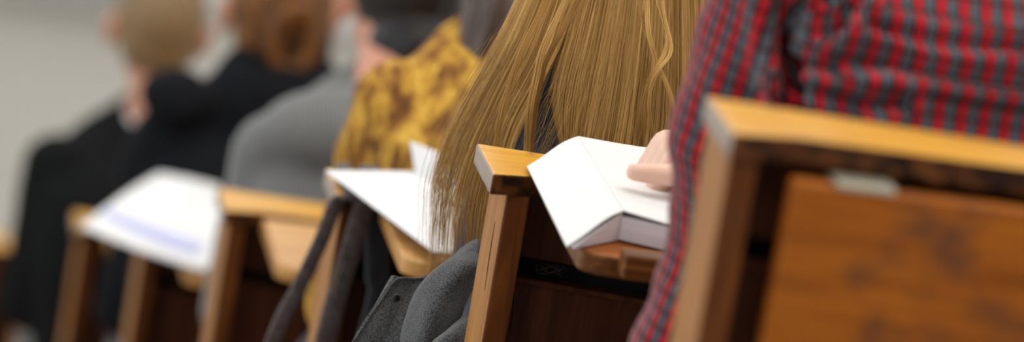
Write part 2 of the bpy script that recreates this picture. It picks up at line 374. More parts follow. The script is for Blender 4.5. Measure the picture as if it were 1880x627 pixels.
# ------------------------------------------------------------------ benches
def bench(k, label, px0=.012, closed=False, extra=None):
    """one wooden bench row: end posts, cap rail, back boards, writing tablet, seat"""
    dz = {0: .0035, 1: -.0005, 3: .004, 5: .010}.get(k, .003)
    t = empty('lecture_bench', (0, k*S, -k*DROP+dz), label, 'bench', 'wooden lecture benches')
    L = 1.12
    bm = bmesh.new()
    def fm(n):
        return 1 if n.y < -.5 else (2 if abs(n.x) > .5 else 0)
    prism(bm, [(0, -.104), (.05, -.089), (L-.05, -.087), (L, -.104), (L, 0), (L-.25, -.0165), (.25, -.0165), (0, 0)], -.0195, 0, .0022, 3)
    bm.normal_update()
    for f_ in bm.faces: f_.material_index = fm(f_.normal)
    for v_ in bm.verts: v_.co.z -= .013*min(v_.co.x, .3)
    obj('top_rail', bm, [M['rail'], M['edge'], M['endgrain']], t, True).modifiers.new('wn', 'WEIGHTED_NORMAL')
    for i, x0 in enumerate((px0, L-px0-.024)):
        bm = bmesh.new()
        def fm2(n): return 1 if n.x < -.5 else 0  # left-facing sides take the lit tone
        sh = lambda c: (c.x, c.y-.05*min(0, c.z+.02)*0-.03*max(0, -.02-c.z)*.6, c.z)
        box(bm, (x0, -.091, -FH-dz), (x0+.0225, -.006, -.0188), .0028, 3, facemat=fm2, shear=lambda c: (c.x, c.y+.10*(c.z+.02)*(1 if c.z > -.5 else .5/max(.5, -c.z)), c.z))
        p_ = obj('end_post', bm, [M['post'], M['post_lit_side']], t, True); p_.modifiers.new('wn', 'WEIGHTED_NORMAL')
        if i == 0 and k == 1:      # drying crack along the aisle side
            bm = bmesh.new()
            limb(bm, [(x0-.0002, -.062, -.055), (x0-.0002, -.0635, -.075), (x0-.0002, -.067, -.096), (x0-.0002, -.071, -.118)], [.0002, .0006, .0006, .0002], 6)
            obj('crack', bm, M['black'], p_)
    x0 = px0+.0225; x1 = L-px0-.0235
    lean = lambda c: (c.x, c.y-.12*(c.z+.02), c.z-.05*min(.3, c.x))
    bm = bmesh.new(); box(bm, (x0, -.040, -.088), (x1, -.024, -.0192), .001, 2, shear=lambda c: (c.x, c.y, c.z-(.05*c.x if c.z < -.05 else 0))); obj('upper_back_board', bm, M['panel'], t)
    bm = bmesh.new(); box(bm, (x0, -.012, -.13), (x1, -.004, -.07), 0, shear=lambda c: (c.x, c.y, c.z-.05*c.x)); obj('gap_shade_sheet', bm, M['black'], t)  # near-black sheet standing in for the shade inside the open gap
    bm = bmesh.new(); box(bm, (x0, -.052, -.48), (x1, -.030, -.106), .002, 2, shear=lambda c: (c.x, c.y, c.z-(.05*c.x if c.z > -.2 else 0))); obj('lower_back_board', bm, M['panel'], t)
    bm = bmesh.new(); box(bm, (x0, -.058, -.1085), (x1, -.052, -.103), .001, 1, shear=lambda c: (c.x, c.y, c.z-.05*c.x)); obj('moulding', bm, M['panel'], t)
    # seat
    bm = bmesh.new(); box(bm, (x0, -.01, -.515), (x1, .40, -.495), .006, 3); obj('seat', bm, M['tablet'], t, True)
    for xx in (x0+.01, (x0+x1)/2, x1-.035):
        bm = bmesh.new(); box(bm, (xx, .06, -FH-dz), (xx+.025, .34, -.515), .003, 2); obj('seat_support', bm, M['post'], t)
    # writing tablets
    X0 = .048; W = .47
    for j in range(2):
        xa = X0+j*(W+.035)
        if closed:
            bm = bmesh.new(); box(bm, (xa, -.116, -.268), (xa+W, -.095, -.0260), .003, 3)
            tb = obj('writing_tablet', bm, M['tablet'], t, True)
            bm = bmesh.new(); box(bm, (xa+.03, -.1175, -.0270), (xa+.075, -.090, -.0215), .0015, 2); obj('hinge', bm, M['brass'], tb)
        else:
            z1 = -.0065; r_ = .035
            pts = [(xa+.004, -.0905), (xa+.002, -.27)] + [(xa+.002+r_-r_*math.cos(a), -.285-r_*.6*math.sin(a)) for a in np.linspace(0, math.pi/2, 7)] + [(xa+W, -.31), (xa+W, -.0905)]
            bm = bmesh.new(); prism(bm, pts, z1-.019, z1, .0028, 3)
            bm.normal_update()
            for f_ in bm.faces: f_.material_index = 0 if f_.normal.z > .8 else 1
            tb = obj('writing_tablet', bm, [M['tabletop'], M['tabletop']] if k > 1 else [M['tablet'], M['lip']], t, True)  # sharp bench's tablet has darker sides than top
            tb.modifiers.new('wn', 'WEIGHTED_NORMAL')
            bm = bmesh.new(); box(bm, (xa+.033, -.332, z1-.012), (xa+.078, -.306, z1+.011), .004, 3); obj('tablet_lip', bm, [M['lip']], tb, True).modifiers.new('wn', 'WEIGHTED_NORMAL')
            bm = bmesh.new(); box(bm, (xa+.16, -.26, z1-.06), (xa+.18, -.080, z1-.019), .002, 1); obj('bracket', bm, M['iron'], tb)
    return t
B = {}
B[-1] = None
BL = {0: 'nearest wooden bench, right foreground, with its stained writing tablet folded down',
      1: 'sharp wooden bench end with a pale worn rail corner, just left of the open book',
      2: 'wooden bench behind the blonde hair with leather bag straps hung on its end',
      3: 'blurred wooden bench with golden rail in front of the grey knit sweater',
      4: 'blurred wooden bench under the white booklet with the lilac band',
      5: 'blurred wooden bench end just left of the white booklet, beside the black jacket',
      6: 'faint brown bench at the left edge, in front of the farthest seated person',
      7: 'farthest brown bench, barely a smudge at the lower left edge'}
for k in range(0, 8):
    B[k] = bench(k, BL[k], {0: .004, 1: .018}.get(k, .010), closed=(k == 0))
# wire tangle caught in the groove and a loop hanging on the lower board of the sharp bench
def wire(name, pts, r, mt, parent):
    cu = [Vector(p) for p in pts]; P = cr([tuple(p) for p in cu], np.linspace(0, 1, len(cu)*6))
    return strands(name, [P], [.5], r, mt, parent, taper=1, sides=6)
tang = []
for i in range(9):
    a = RNG.uniform(0, 6.28, 3)
    tang.append([(.075+.010*math.cos(a[0]+s*1.3)+.003*i*.4, -.045+.004*math.sin(a[1]+s), -.098+.0045*math.sin(a[2]+s*1.7)) for s in range(7)])
strands('wire_tangle', [cr(p, np.linspace(0, 1, 30)) for p in tang], np.full(9, .5), .0005, M['iron'], B[1], taper=1, sides=4)
wire('hook_loop', [(.0475, -.056, -.115), (.044, -.056, -.135), (.0445, -.056, -.156), (.0485, -.056, -.160), (.0515, -.056, -.154), (.0505, -.056, -.135), (.0475, -.056, -.115)], .0007, M['iron'], B[1])

# ------------------------------------------------------------------ people
def person(k, label, cx, hw=.16, top=None, pants=None, hair=None, head=(0, .37, .27), up=0, dy=0, girth=1., r_arm=.046, skin=None,
           lh=None, rh=None, voxel=.007, cloth_t=.006, armL=None, armR=None, fine=False):
    root = empty('person', (0, k*S, -k*DROP), label, 'person', 'seated audience')
    skin = skin or M['skin']
    hx, hy, hz = cx+head[0], head[1], head[2]
    Z = lambda z: z+up*max(0, (z+.5)/.6)
    Y = lambda z, y: y+dy*max(0, (z+.5)/.6)
    R = [(cx, .235, -.495, .13, .10), (cx, .225, -.455, .175, .13), (cx, .215, -.36, .165, .125), (cx, Y(-.26, .205), Z(-.26), .150*girth, .112*girth),
         (cx, Y(-.12, .21), Z(-.12), (hw+.005)*girth, .115*girth), (cx, Y(0, .235), Z(0), (hw+.010)*girth, .115, .1), (cx, Y(.055, .26), Z(.055), hw*.93, .095, .2),
         (cx, Y(.090, .280), Z(.090), hw*.70, .076, .3), (cx, Y(.125, .305), Z(.125), .060, .060, .35)]
    sh = lambda s: Vector((cx+s*hw*1.0, Y(.03, .25), Z(.020)))
    aL = armL or [sh(-1), (cx-hw-.014, .26, -.235), (cx-hw+.07, .40, -.283)]
    aR = armR or [sh(1), (cx+hw+.014, .26, -.235), (cx+hw-.07, .40, -.283)]
    def torso(bm, e=0):
        loft(bm, [(a[0], a[1], a[2], a[3]+e, a[4]+e, *a[5:]) for a in R])
    # body: one continuous mesh
    bm = bmesh.new(); torso(bm, -.022 if top else 0)
    nb = Vector((cx, Y(.1, .295), Z(.10))); sk = Vector((hx, hy, hz))
    limb(bm, [nb, nb.lerp(sk, .55)+Vector((0, -.012, 0)), sk+Vector((0, -.01, -.03))], [.058, .050, .052])
    ball(bm, sk+Vector((0, -.012, .022)), (.074, .092, .092), 24)          # skull
    ball(bm, sk+Vector((0, .030, -.045)), (.054, .056, .066), 20)          # face and jaw
    ball(bm, sk+Vector((0, .078, -.095)), (.022, .014, .016), 12)          # chin
    limb(bm, [sk+Vector((0, .080, .012)), sk+Vector((0, .098, -.024))], [.008, .0125], 10)  # nose
    for s in (-1, 1):
        ball(bm, sk+Vector((s*.034, .066, -.030)), (.020, .016, .018), 12)  # cheeks
        ball(bm, sk+Vector((s*.080, -.004, -.012)), (.011, .020, .033), 14, Matrix.Rotation(.25*s, 3, 'Z'))  # ears
        ball(bm, sk+Vector((s*.087, -.014, .004)), (.009, .014, .016), 12)
    ball(bm, sk+Vector((0, .078, .028)), (.045, .012, .012), 12)           # brow
    for s, A, hnd in ((-1, aL, lh), (1, aR, rh)):
        A = [Vector(p) for p in A]
        limb(bm, A, list(np.linspace(r_arm-.019, r_arm*.62, len(A)-1)) + [.025])
        if hnd: hand(bm, *hnd)
        else:
            d = (A[-1]-A[-2]).normalized(); side = Vector((-s, 0, 0)); side = (side-d*side.dot(d)).normalized()
            hand(bm, A[-1], d, side, d.cross(side)*(-1 if s < 0 else 1) if False else Vector((0, 0, -1)), .3)
    for s in (-1, 1):      # legs
        hip = Vector((cx+s*.085, .25, -.408)); kn = Vector((cx+s*.10, .595, -.415)); an = Vector((cx+s*.10, .56, -.87))
        limb(bm, [hip, kn, an], [.078, .056, .036]); limb(bm, [an+Vector((0, -.02, -.025)), an+Vector((0, .11, -.045))], [.034, .028])
    me = fuse(bm, voxel, 3); body = link('body', me, skin, root)
    # eyes, lips
    for s in (-1, 1):
        bm = bmesh.new(); ball(bm, sk+Vector((s*.030, .080, -.002)), .0115, 16); e = obj('eye', bm, M['eye'], root, True)
        bm = bmesh.new(); ball(bm, sk+Vector((s*.030, .0885, -.002)), .0048, 12); obj('iris', bm, M['pupil'], e, True)
    bm = bmesh.new(); ball(bm, sk+Vector((0, .088, -.058)), (.022, .007, .0045), 14); ball(bm, sk+Vector((0, .087, -.066)), (.019, .007, .0055), 14); obj('lips', bm, M['lips'], root, True)
    if pants:
        bm = bmesh.new(); loft(bm, [(cx, .235, -.490, .14, .11), (cx, .225, -.455, .183, .137), (cx, .215, -.36, .172, .130), (cx, .207, -.33, .165, .125)])
        for s in (-1, 1):
            hip = Vector((cx+s*.085, .25, -.408)); kn = Vector((cx+s*.10, .595, -.415)); an = Vector((cx+s*.10, .56, -.86))
            limb(bm, [hip, kn, an], [.087, .066, .048])
        me = fuse(bm, .009, 4); crumple(me, .006, 14, k); link('trousers', me, pants, root)
    for s in (-1, 1):
        bm = bmesh.new(); an = Vector((cx+s*.10, .56, -.87))
        limb(bm, [an+Vector((0, -.03, -.035)), an+Vector((0, .05, -.04)), an+Vector((0, .125, -.046))], [.042, .038, .034]); ball(bm, an, (.044, .05, .05))
        me = fuse(bm, .006, 2); co = getco(me); co[:, 2] = np.maximum(co[:, 2], -.949); setco(me, co); link('shoe', me, M['shoe'], root)
    return dict(root=root, body=body, R=R, torso=torso, aL=[Vector(p) for p in aL], aR=[Vector(p) for p in aR], sk=sk, nb=nb, Y=Y, Z=Z, cx=cx, hw=hw, r=r_arm)
def hand(bm, wrist, d, side, down, curl=.4, spread=.12, td=0, palm=.088, tl=1.0):
    """palm, thumb leaving its side, and four unequal bent fingers; d to the fingertips, side to the thumb"""
    wrist, d, side, down = Vector(wrist), Vector(d).normalized(), Vector(side).normalized(), Vector(down).normalized()
    kn = wrist+d*palm
    for i, off in enumerate((.030, .010, -.011, -.030)):
        limb(bm, [wrist+side*off*.55, kn+side*off-d*(.004 if i in (0, 3) else 0)], [.017, .0125], 12)
    for i, (off, L) in enumerate(((.030, .072), (.010, .080), (-.011, .075), (-.030, .060))):
        b = kn+side*off; a = curl; pts = [b]; dd = (d+side*spread*off*18).normalized()
        for seg, f in enumerate((.46, .31, .23)):
            v = dd*math.cos(a)+down*math.sin(a); pts.append(pts[-1]+v*L*f); a += curl*1.1
        limb(bm, pts, [.0105, .0095, .0085, .0072], 12)
    t0 = wrist+d*.022+side*.026
    limb(bm, [t0, t0+d*.030+side*.024+down*(.006+td*.4), t0+d*.060*tl+side*.034+down*(.010+td*.8), t0+d*.084*tl+side*.032+down*(.012+td)], [.0165, .0125, .0105, .0085], 12)
def garment(P, name, mt, e=.009, voxel=.006, cr_=(.005, 16), sleeves=True, r_add=.010, cuff=.9, bottom=-.40, folds=None, uv=False, smooth=4, neck=True, extra=None):
    """top worn by the person, following torso and arms and ending at neckline, cuffs and hem"""
    bm = bmesh.new(); R = [a for a in P['R'] if a[2] > bottom-.08]
    if not neck: R = R[:-1]
    loft(bm, [(a[0], a[1], a[2], a[3]+e, a[4]+e, *a[5:]) for a in R])
    for A in (P['aL'], P['aR']):
        end = A[-2].lerp(A[-1], cuff); pts = A[:-1]+[end]
        rr = list(np.linspace(P['r']+r_add, P['r']*.84+r_add, len(pts)-1))+[.036]
        limb(bm, pts, rr, 20)
    if extra: extra(bm)
    me = fuse(bm, voxel, smooth)
    if cr_: crumple(me, cr_[0], cr_[1], 3.3, (1, 1, 1.6))
    if folds: folds(me)
    if uv: plaid_uv(me, P)
    return link(name, me, mt, P['root'])
def plaid_uv(me, P):
    co = getco(me); nf = len(me.polygons); cen = np.empty(nf*3); me.polygons.foreach_get('center', cen); cen = cen.reshape(-1, 3)
    def seg(p, a, b):
        a, b = np.array(a), np.array(b); ab = b-a; t = np.clip(((p-a)@ab)/(ab@ab), 0, 1); return np.linalg.norm(p-(a+t[:, None]*ab), axis=1), t
    arms = []
    for A in (P['aL'], P['aR']):
        best = None
        for a, b in zip(A, A[1:]):
            d, t = seg(cen, a, b); best = d if best is None else np.minimum(best, d)
        arms.append(best)
    cx = P['cx']
    reg = np.zeros(nf, int)
    inner = P['hw']*.80
    for i, s in ((0, -1), (1, 1)):
        lim = (cen[:, 0]-cx)*s > inner+np.clip(-cen[:, 2]*.06, 0, .03)
        reg[(arms[i] < P['r']+.030) & lim] = i+1
    # arm uv
    def armuv(p, A):
        L0 = 0; out = np.zeros((len(p), 2)); bd = np.full(len(p), 9.)
        for a, b in zip(A, A[1:]):
            d, t = seg(p, a, b); ax = np.array(b-a); L = np.linalg.norm(ax); ax /= L
            e1 = np.cross(ax, [1., 0, 0] if abs(ax[0]) < .9 else [0, 0, 1.]); e1 /= np.linalg.norm(e1); e2 = np.cross(ax, e1)
            q = p-np.array(a); ang = np.arctan2(q@e2, q@e1); mk = d < bd
            uvs = np.stack([ang*.05201, L0+(q@ax)], 1); out[mk] = uvs[mk]; bd = np.minimum(bd, d); L0 += L
        return out
    uvT = np.stack([co[:, 0]-cx, co[:, 2]*1.02], 1)
    side = np.abs(co[:, 0]-cx); yy = co[:, 1]
    uvT[:, 0] += np.sign(co[:, 0]-cx)*np.clip(yy-.16, 0, .2)*.9*(side > P['hw']*.75)
    uL, uR = armuv(co, P['aL']), armuv(co, P['aR'])
    lv = np.empty(len(me.loops), int); me.loops.foreach_get('vertex_index', lv); lt = np.empty(nf, int); me.polygons.foreach_get('loop_total', lt)
    lr = np.repeat(reg, lt); uv = np.where((lr == 0)[:, None], uvT[lv], np.where((lr == 1)[:, None], uL[lv], uR[lv]))
    l = me.uv_layers.new(name='UVMap'); l.data.foreach_set('uv', uv.ravel())
def hairmesh(P, name, build, mt, voxel=.005, cr_=(.004, 40), stretch=(1, 1, .25), smooth=3, parent=None):
    bm = bmesh.new(); build(bm, P['sk']); me = fuse(bm, voxel, smooth)
    if cr_: crumple(me, cr_[0], cr_[1], 1.7, stretch)
    return link(name, me, mt, parent or P['root'])
V = Vector

# --- person in the plaid shirt (nearest)
hw_ = at(1262, 325, 1, y=-.16); hx_ = V((hw_.x, hw_.y+S, hw_.z-DROP))
wr = V((.205, .735, -.225))
P0 = person(0, 'person in a red, grey and black plaid shirt, back turned, hand on the open book', .274, .142, 'shirt', M['denim'], None,
            head=(0, .36, .30), up=.03, dy=.0, girth=1.06, r_arm=.047, voxel=.0035,
            armL=[V((.100, .235, .055)), V((.089, .262, -.09)), V((.108, .280, -.170)), V((.092, .285, -.285)), V((.165, .42, -.280))],
            armR=[V((.450, .25, .06)), V((.47, .42, -.18)), V((.250, .695, -.200))],
            rh=(V((.234, .722, -.221)), V((-.99, .05, -.03)), V((0, -1, 0)), V((0, 0, -1)), 1.15, .0, -.004, .084, 1.22))
def folds0(me):
    co, no = getco(me), getno(me); d = np.zeros(len(co)); x, y, z = co.T
    back = np.clip((.30-y)/.06, 0, 1)
    def crease(pts, w, a):
        nonlocal d
        best = np.full(len(co), 9.); 
        for (xa, za), (xb, zb) in zip(pts, pts[1:]):
            ab = np.array([xb-xa, zb-za]); t = np.clip(((x-xa)*ab[0]+(z-za)*ab[1])/(ab@ab), 0, 1)
            best = np.minimum(best, np.hypot(x-xa-t*ab[0], z-za-t*ab[1]))
        L = np.array(pts); 
        a *= 2.1; d += (-a*np.exp(-(best/w)**2)+.55*a*np.exp(-((best-2.1*w)/(1.2*w))**2))*back
    def px(*pp): return [(lambda q: (q.x, q.z))(at(a, b, 0, y=.13)) for a, b in pp]
    crease(px((1500, 165), (1560, 128), (1640, 112), (1740, 122), (1880, 138), (2050, 150)), .0060, .0080)
    crease(px((1620, 70), (1720, 88), (1880, 98), (2050, 110)), .0050, .0060)
    crease(px((1470, 175), (1520, 120), (1570, 50), (1610, 0), (1660, -60)), .0065, .0080)
    crease(px((1470, 150), (1500, 90), (1520, 20), (1540, -50)), .006, .0070)
    crease(px((1480, 185), (1580, 195), (1650, 180)), .005, .006)
    crease([(q_.x, q_.z) for q_ in (at(a_, b_, 0, y=.20) for a_, b_ in ((1430, -80), (1434, 0), (1436, 80), (1450, 150), (1462, 220)))], .008, .012)
    setco(me, co+no*d[:, None])
s0 = garment(P0, 'plaid_shirt', M['plaid'], .010, .0035, (.006, 17), folds=folds0, uv=True, r_add=.006, bottom=-.42)
bm = bmesh.new(); nb = P0['nb']; loft(bm, [(nb.x, nb.y, nb.z-.005, .070, .066, .35), (nb.x, nb.y+.012, nb.z+.035, .063, .060, .35)]); me = fuse(bm, .004, 2); link('collar', me, M['denim'], P0['root'])
hairmesh(P0, 'hair', lambda bm, s: (ball(bm, s+V((0, -.020, .038)), (.084, .098, .094)), ball(bm, s+V((0, -.048, -.02)), (.066, .058, .06))), M['brownhair'])

# --- long blonde hair
P1 = person(1, 'person with very long straight dark blonde hair over a navy top', .200, .108, 'top', M['denim'], None,
            head=(-.020, .36, .285), up=.0, girth=.95, r_arm=.036)
G1 = garment(P1, 'navy_top', M['navy'], .008, .006, (.004, 18), r_add=.006)
HC = hairmesh(P1, 'hair_cap', lambda bm, s: (ball(bm, s+V((0, -.016, .034)), (.080, .097, .096)), ball(bm, s+V((0, -.045, -.02)), (.064, .055, .07))), hairshell('blonde scalp hair', (.2, .1, .03), (.42, .24, .08)))
lv_z = np.array([.385, .33, .25, .17, .117, .06, 0, -.05, -.10, -.17, -.23])
lv_l = np.array([.165, .112, .098, .088, .072, .049, .026, .008, .002, .010, .012])
lv_r = np.array([.190, .250, .262, .275, .288, .305, .325, .340, .350, .350, .350])
lv_y = np.array([.345, .265, .245, .225, .190, .140, .105, .092, .090, .092, .094])
lv_e = np.array([.00, .075, .075, .055, .045, .06, .09, .10, .10, .10, .10])
def hair_xyz(u, z, depth):
    """a point of the hair sheet: u -1..1 across, z height, depth below its outer surface"""
    I = lambda a: np.interp(-z, -lv_z, a)
    xl, xr = I(lv_l), I(lv_r); x = (xl+xr)/2+u*(xr-xl)/2
    y = I(lv_y)+I(lv_e)*np.abs(u)**2.2+depth
    return x, y
GX, GS, GZ = .0945, -.14, .035
K = 30; paths = []; tints = []; rads = []
def add_strand(u, z0, z1, depth, wob, tint, r=.00016, gap=True, flick=0):
    t = np.linspace(0, 1, K); z = z0+(z1-z0)*t
    x, y = hair_xyz(u+wob[0]*np.sin(wob[1]+t*wob[2])*.5, z, depth)
    y = y-.004*np.sin(wob[1]*2+t*wob[2]*1.3)*wob[3]
    if gap:
        gc = GX+(z+.07)*GS; g = np.clip((GZ-z)/.060, 0, 1)*.0195; d = x-gc; Rg = .045
        s0 = 1 if np.interp(.005, z[::-1], d[::-1]) > 0 else -1; e = s0*d
        x = np.where((z < GZ+.02) & (e < Rg) & (e > -.03), gc+s0*(g+np.maximum(e, -.004*(1-g/.0175))*(1-g/Rg)), x)
    x = x+flick*t**3
    paths.append(np.stack([x, y, z], 1)); tints.append(tint); rads.append(r)
nclump = 330
for c in range(nclump):
    uc = RNG.uniform(-1, 1); uc = np.sign(uc)*abs(uc)**.92
    dep = RNG.uniform(0, .022); w = (RNG.uniform(.004, .028), RNG.uniform(0, 6.28), RNG.uniform(2.5, 6), RNG.uniform(.2, 1))
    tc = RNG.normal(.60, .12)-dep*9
    short = RNG.random() < .12
    zc = RNG.uniform(.02, .085) if short and uc > -.35 else RNG.uniform(-.25, -.165)
    if uc < -.55: zc = RNG.choice([RNG.uniform(-.20, -.14), RNG.uniform(-.13, -.02)], p=[.30, .70])
    n = RNG.integers(18, 52); sp = RNG.uniform(.008, .030)
    for i in range(n):
        wob = (w[0]+RNG.normal(0, .004), w[1]+RNG.normal(0, .15), w[2]+RNG.normal(0, .2), w[3])
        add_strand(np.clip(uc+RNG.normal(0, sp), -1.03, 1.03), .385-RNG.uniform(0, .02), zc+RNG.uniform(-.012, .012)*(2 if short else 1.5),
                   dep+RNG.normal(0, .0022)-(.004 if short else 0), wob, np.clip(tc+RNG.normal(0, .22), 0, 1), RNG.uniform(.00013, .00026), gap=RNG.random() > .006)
for i in range(4200):   # the even layer underneath
    u = RNG.uniform(-1, 1); lo_ = RNG.uniform(-.25, -.17) if u > -.6 else RNG.uniform(-.16, .02)
    add_strand(u, .385, lo_, RNG.uniform(.008, .020), (RNG.uniform(.002, .01), RNG.uniform(0, 6.28), 3, .3), np.clip(RNG.normal(.42, .2), 0, 1), .00022)
for i in range(240):   # loose flyaway hairs
    u = RNG.uniform(-1.06, 1.02); z0 = RNG.uniform(-.02, .36)
    add_strand(u, z0, z0-RNG.uniform(.08, .26), RNG.uniform(-.006, .003), (RNG.uniform(.02, .10), RNG.uniform(0, 6), RNG.uniform(2, 7), 2), RNG.uniform(.4, 1), .00009, gap=False, flick=RNG.normal(0, .010))
for i in range(90):    # fine hairs straying over the parted place
    u = RNG.uniform(-.62, -.28); z0 = RNG.uniform(.02, .10)
    add_strand(u, z0, z0-RNG.uniform(.05, .12), RNG.uniform(-.004, .004), (RNG.uniform(.02, .08), RNG.uniform(0, 6), RNG.uniform(2, 6), 2), RNG.uniform(.3, .9), .00010, gap=False, flick=RNG.normal(-.006, .010))
for i in range(70):    # wisps at the tip of the lock beside the post
    u = RNG.uniform(-1.06, -.78); add_strand(u, .05, RNG.uniform(-.24, -.17), RNG.uniform(-.01, .02), (RNG.uniform(.01, .05), RNG.uniform(0, 6), RNG.uniform(3, 9), 2), RNG.uniform(.1, .5), .00013, gap=False, flick=RNG.normal(0, .006))
def lock(pts, n, rad, tint, yoff, r=.0002):
    """a bundle of hairs following a path seen on the back"""
    base = np.array([tuple(at(a, b, 1, y=yoff+o)) for a, b, o in pts])
    L = cr(base, np.linspace(0, 1, K))
    for i in range(n):
        a, rr = RNG.uniform(0, 6.28), rad*math.sqrt(RNG.random()); tw = np.linspace(0, RNG.uniform(.5, 2), K)
        o = np.stack([rr*np.cos(a+tw), .5*rr*np.sin(a+tw), 0*tw], 1); paths.append(L+o); tints.append(np.clip(tint+RNG.normal(0, .1), 0, 1)); rads.append(r)
lock([(1183, -60, .04), (1188, 0, .03), (1190, 55, .01), (1203, 105, 0), (1222, 150, -.01), (1238, 200, -.015), (1235, 245, -.01), (1215, 285, 0)], 60, .0026, .72, .115)
lock([(1196, -60, .04), (1208, 0, .03), (1226, 60, .01), (1222, 95, 0), (1203, 132, -.014), (1187, 175, -.012), (1181, 220, -.01), (1183, 275, 0)], 60, .0026, .66, .115)
lock([(1215, -60, .04), (1218, 20, .02), (1233, 90, .0), (1212, 125, -.016), (1195, 160, -.016), (1193, 215, -.012), (1208, 275, 0)], 30, .0018, .8, .115)
lock([(1170, -40, .04), (1180, 40, .02), (1205, 110, -.006), (1190, 150, -.012), (1176, 215, -.01), (1174, 280, 0)], 26, .0018, .45, .115)
lock([(1062, -60, .03), (1040, 0, .02), (1000, 80, 0), (985, 140, -.006), (972, 200, -.01), (968, 262, 0), (966, 300, 0)], 70, .0034, .7, .125)
lock([(1030, -60, .03), (1005, 0, .02), (960, 90, 0), (935, 160, -.004), (918, 220, -.006), (910, 280, 0)], 60, .0034, .62, .13)
lock([(1090, -60, .03), (1062, 0, .02), (1030, 60, 0), (1003, 110, -.004), (990, 160, -.004), (981, 215, 0), (975, 262, .0), (972, 310, .0)], 50, .003, .35, .13)
from mathutils.bvhtree import BVHTree
bt_ = BVHTree.FromPolygons([v.co for v in G1.data.vertices], [tuple(p.vertices) for p in G1.data.polygons])
bt2 = BVHTree.FromPolygons([v.co for v in HC.data.vertices], [tuple(p.vertices) for p in HC.data.polygons])
for P in paths:
    off = RNG.uniform(.0008, .009)
    for tr in (bt_, bt2):
        for i in range(len(P)):
            h, n0, _, _ = tr.ray_cast(Vector((P[i][0], -.6, P[i][2])), Vector((0, 1, 0)), .95)
            if h is not None and P[i][1] > h.y-off: P[i][1] = h.y-off
    if len(P) > 4: P[1:-1] = .25*P[:-2]+.5*P[1:-1]+.25*P[2:]
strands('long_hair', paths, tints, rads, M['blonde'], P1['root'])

# --- gold and brown top
P2 = person(2, 'person in a gold and brown patterned top with long dark brown hair', .256, .150, 'top', M['denim'], None, head=(-.004, .38, .31), up=.005, dy=-.02, girth=1.03, r_arm=.044)
garment(P2, 'patterned_top', M['gold'], .010, .007, (.008, 14), r_add=.010)
def h2(bm, s):
    ball(bm, s+V((0, -.018, .036)), (.086, .102, .098)); ball(bm, s+V((0, -.05, -.03)), (.076, .06, .08))
    loft(bm, [(s.x+.006, s.y-.135, s.z-.31, .058, .016, .0), (s.x+.008, s.y-.135, s.z-.24, .088, .034), (s.x+.008, s.y-.10, s.z-.14, .094, .060), (s.x, s.y-.05, s.z-.04, .082, .055), (s.x, s.y-.03, s.z+.04, .07, .06)])
hairmesh(P2, 'hair', h2, M['brownhair'], .005, (.006, 60), (1, 1, .12))

# --- grey ribbed sweater
P3 = person(3, 'person in a grey ribbed knit sweater with short black hair', .256, .152, 'top', M['greytrouser'], None, head=(.010, .43, .185), up=-.035, dy=.01, girth=1.08, skin=M['skinpink'])
garment(P3, 'knit_sweater', M['knit'], .012, .007, (.004, 10), r_add=.012, extra=lambda bm: (ball(bm, V((P3['cx']-.065, .235, .035)), (.115, .09, .062)), ball(bm, P3['nb']+V((0, -.02, -.01)), (.105, .075, .045)), ball(bm, P3['nb']+V((0, .01, .005)), (.07, .062, .035))))
hairmesh(P3, 'hair', lambda bm, s: (ball(bm, s+V((.006, -.022, .030)), (.082, .098, .096)), ball(bm, s+V((.014, -.050, -.02)), (.066, .055, .075)), ball(bm, s+V((.018, -.088, -.045)), (.068, .055, .055)), ball(bm, s+V((.030, -.110, -.085)), (.056, .045, .045))), M['blackhair'])

# --- black coat, auburn hair tied back
P4 = person(4, 'person in a black hooded coat with auburn hair looped up at the nape', .222, .160, 'coat', M['denim'], None, head=(-.008, .36, .232), up=.015, dy=-.01, girth=1.1, skin=M['skinpink'])
def hood(bm):
    nb = P4['nb']; loft(bm, [(nb.x, nb.y-.035, nb.z-.07, .135, .085, .3), (nb.x, nb.y-.035, nb.z-.015, .125, .082, .3), (nb.x, nb.y-.03, nb.z+.025, .108, .078, .3), (nb.x, nb.y-.02, nb.z+.060, .090, .07, .3), (nb.x, nb.y-.015, nb.z+.070, .07, .06, .3)])
    ball(bm, V((.062, .22, .115)), (.055, .06, .045))
garment(P4, 'black_coat', M['blackcoat'], .018, .008, (.009, 11), r_add=.016, extra=hood)
def h4(bm, s): ball(bm, s+V((0, -.018, .034)), (.084, .100, .098)); ball(bm, s+V((.0, -.040, -.02)), (.074, .06, .07))
h_ = hairmesh(P4, 'hair', h4, M['auburn'], .005, (.004, 45))
bm = bmesh.new(); s = P4['sk']; pts = [s+V((.012+.030*math.sin(a), -.112-.006*math.cos(a), -.012+.050*math.cos(a))) for a in np.linspace(0, 2*math.pi, 14)]
limb(bm, pts, [.0145]*14, 12); me = fuse(bm, .004, 3); crumple(me, .003, 60); link('hair_loop', me, M['auburn'], h_)
bm = bmesh.new(); ball(bm, s+V((.010, -.098, -.012)), (.026, .012, .045)); me = fuse(bm, .004, 2); link('hair_knot', me, M['auburndark'], h_)
bm = bmesh.new(); ball(bm, s+V((.056, -.070, -.03)), (.024, .022, .045)); me = fuse(bm, .004, 2); link('hair_knot', me, M['auburndark'], h_)

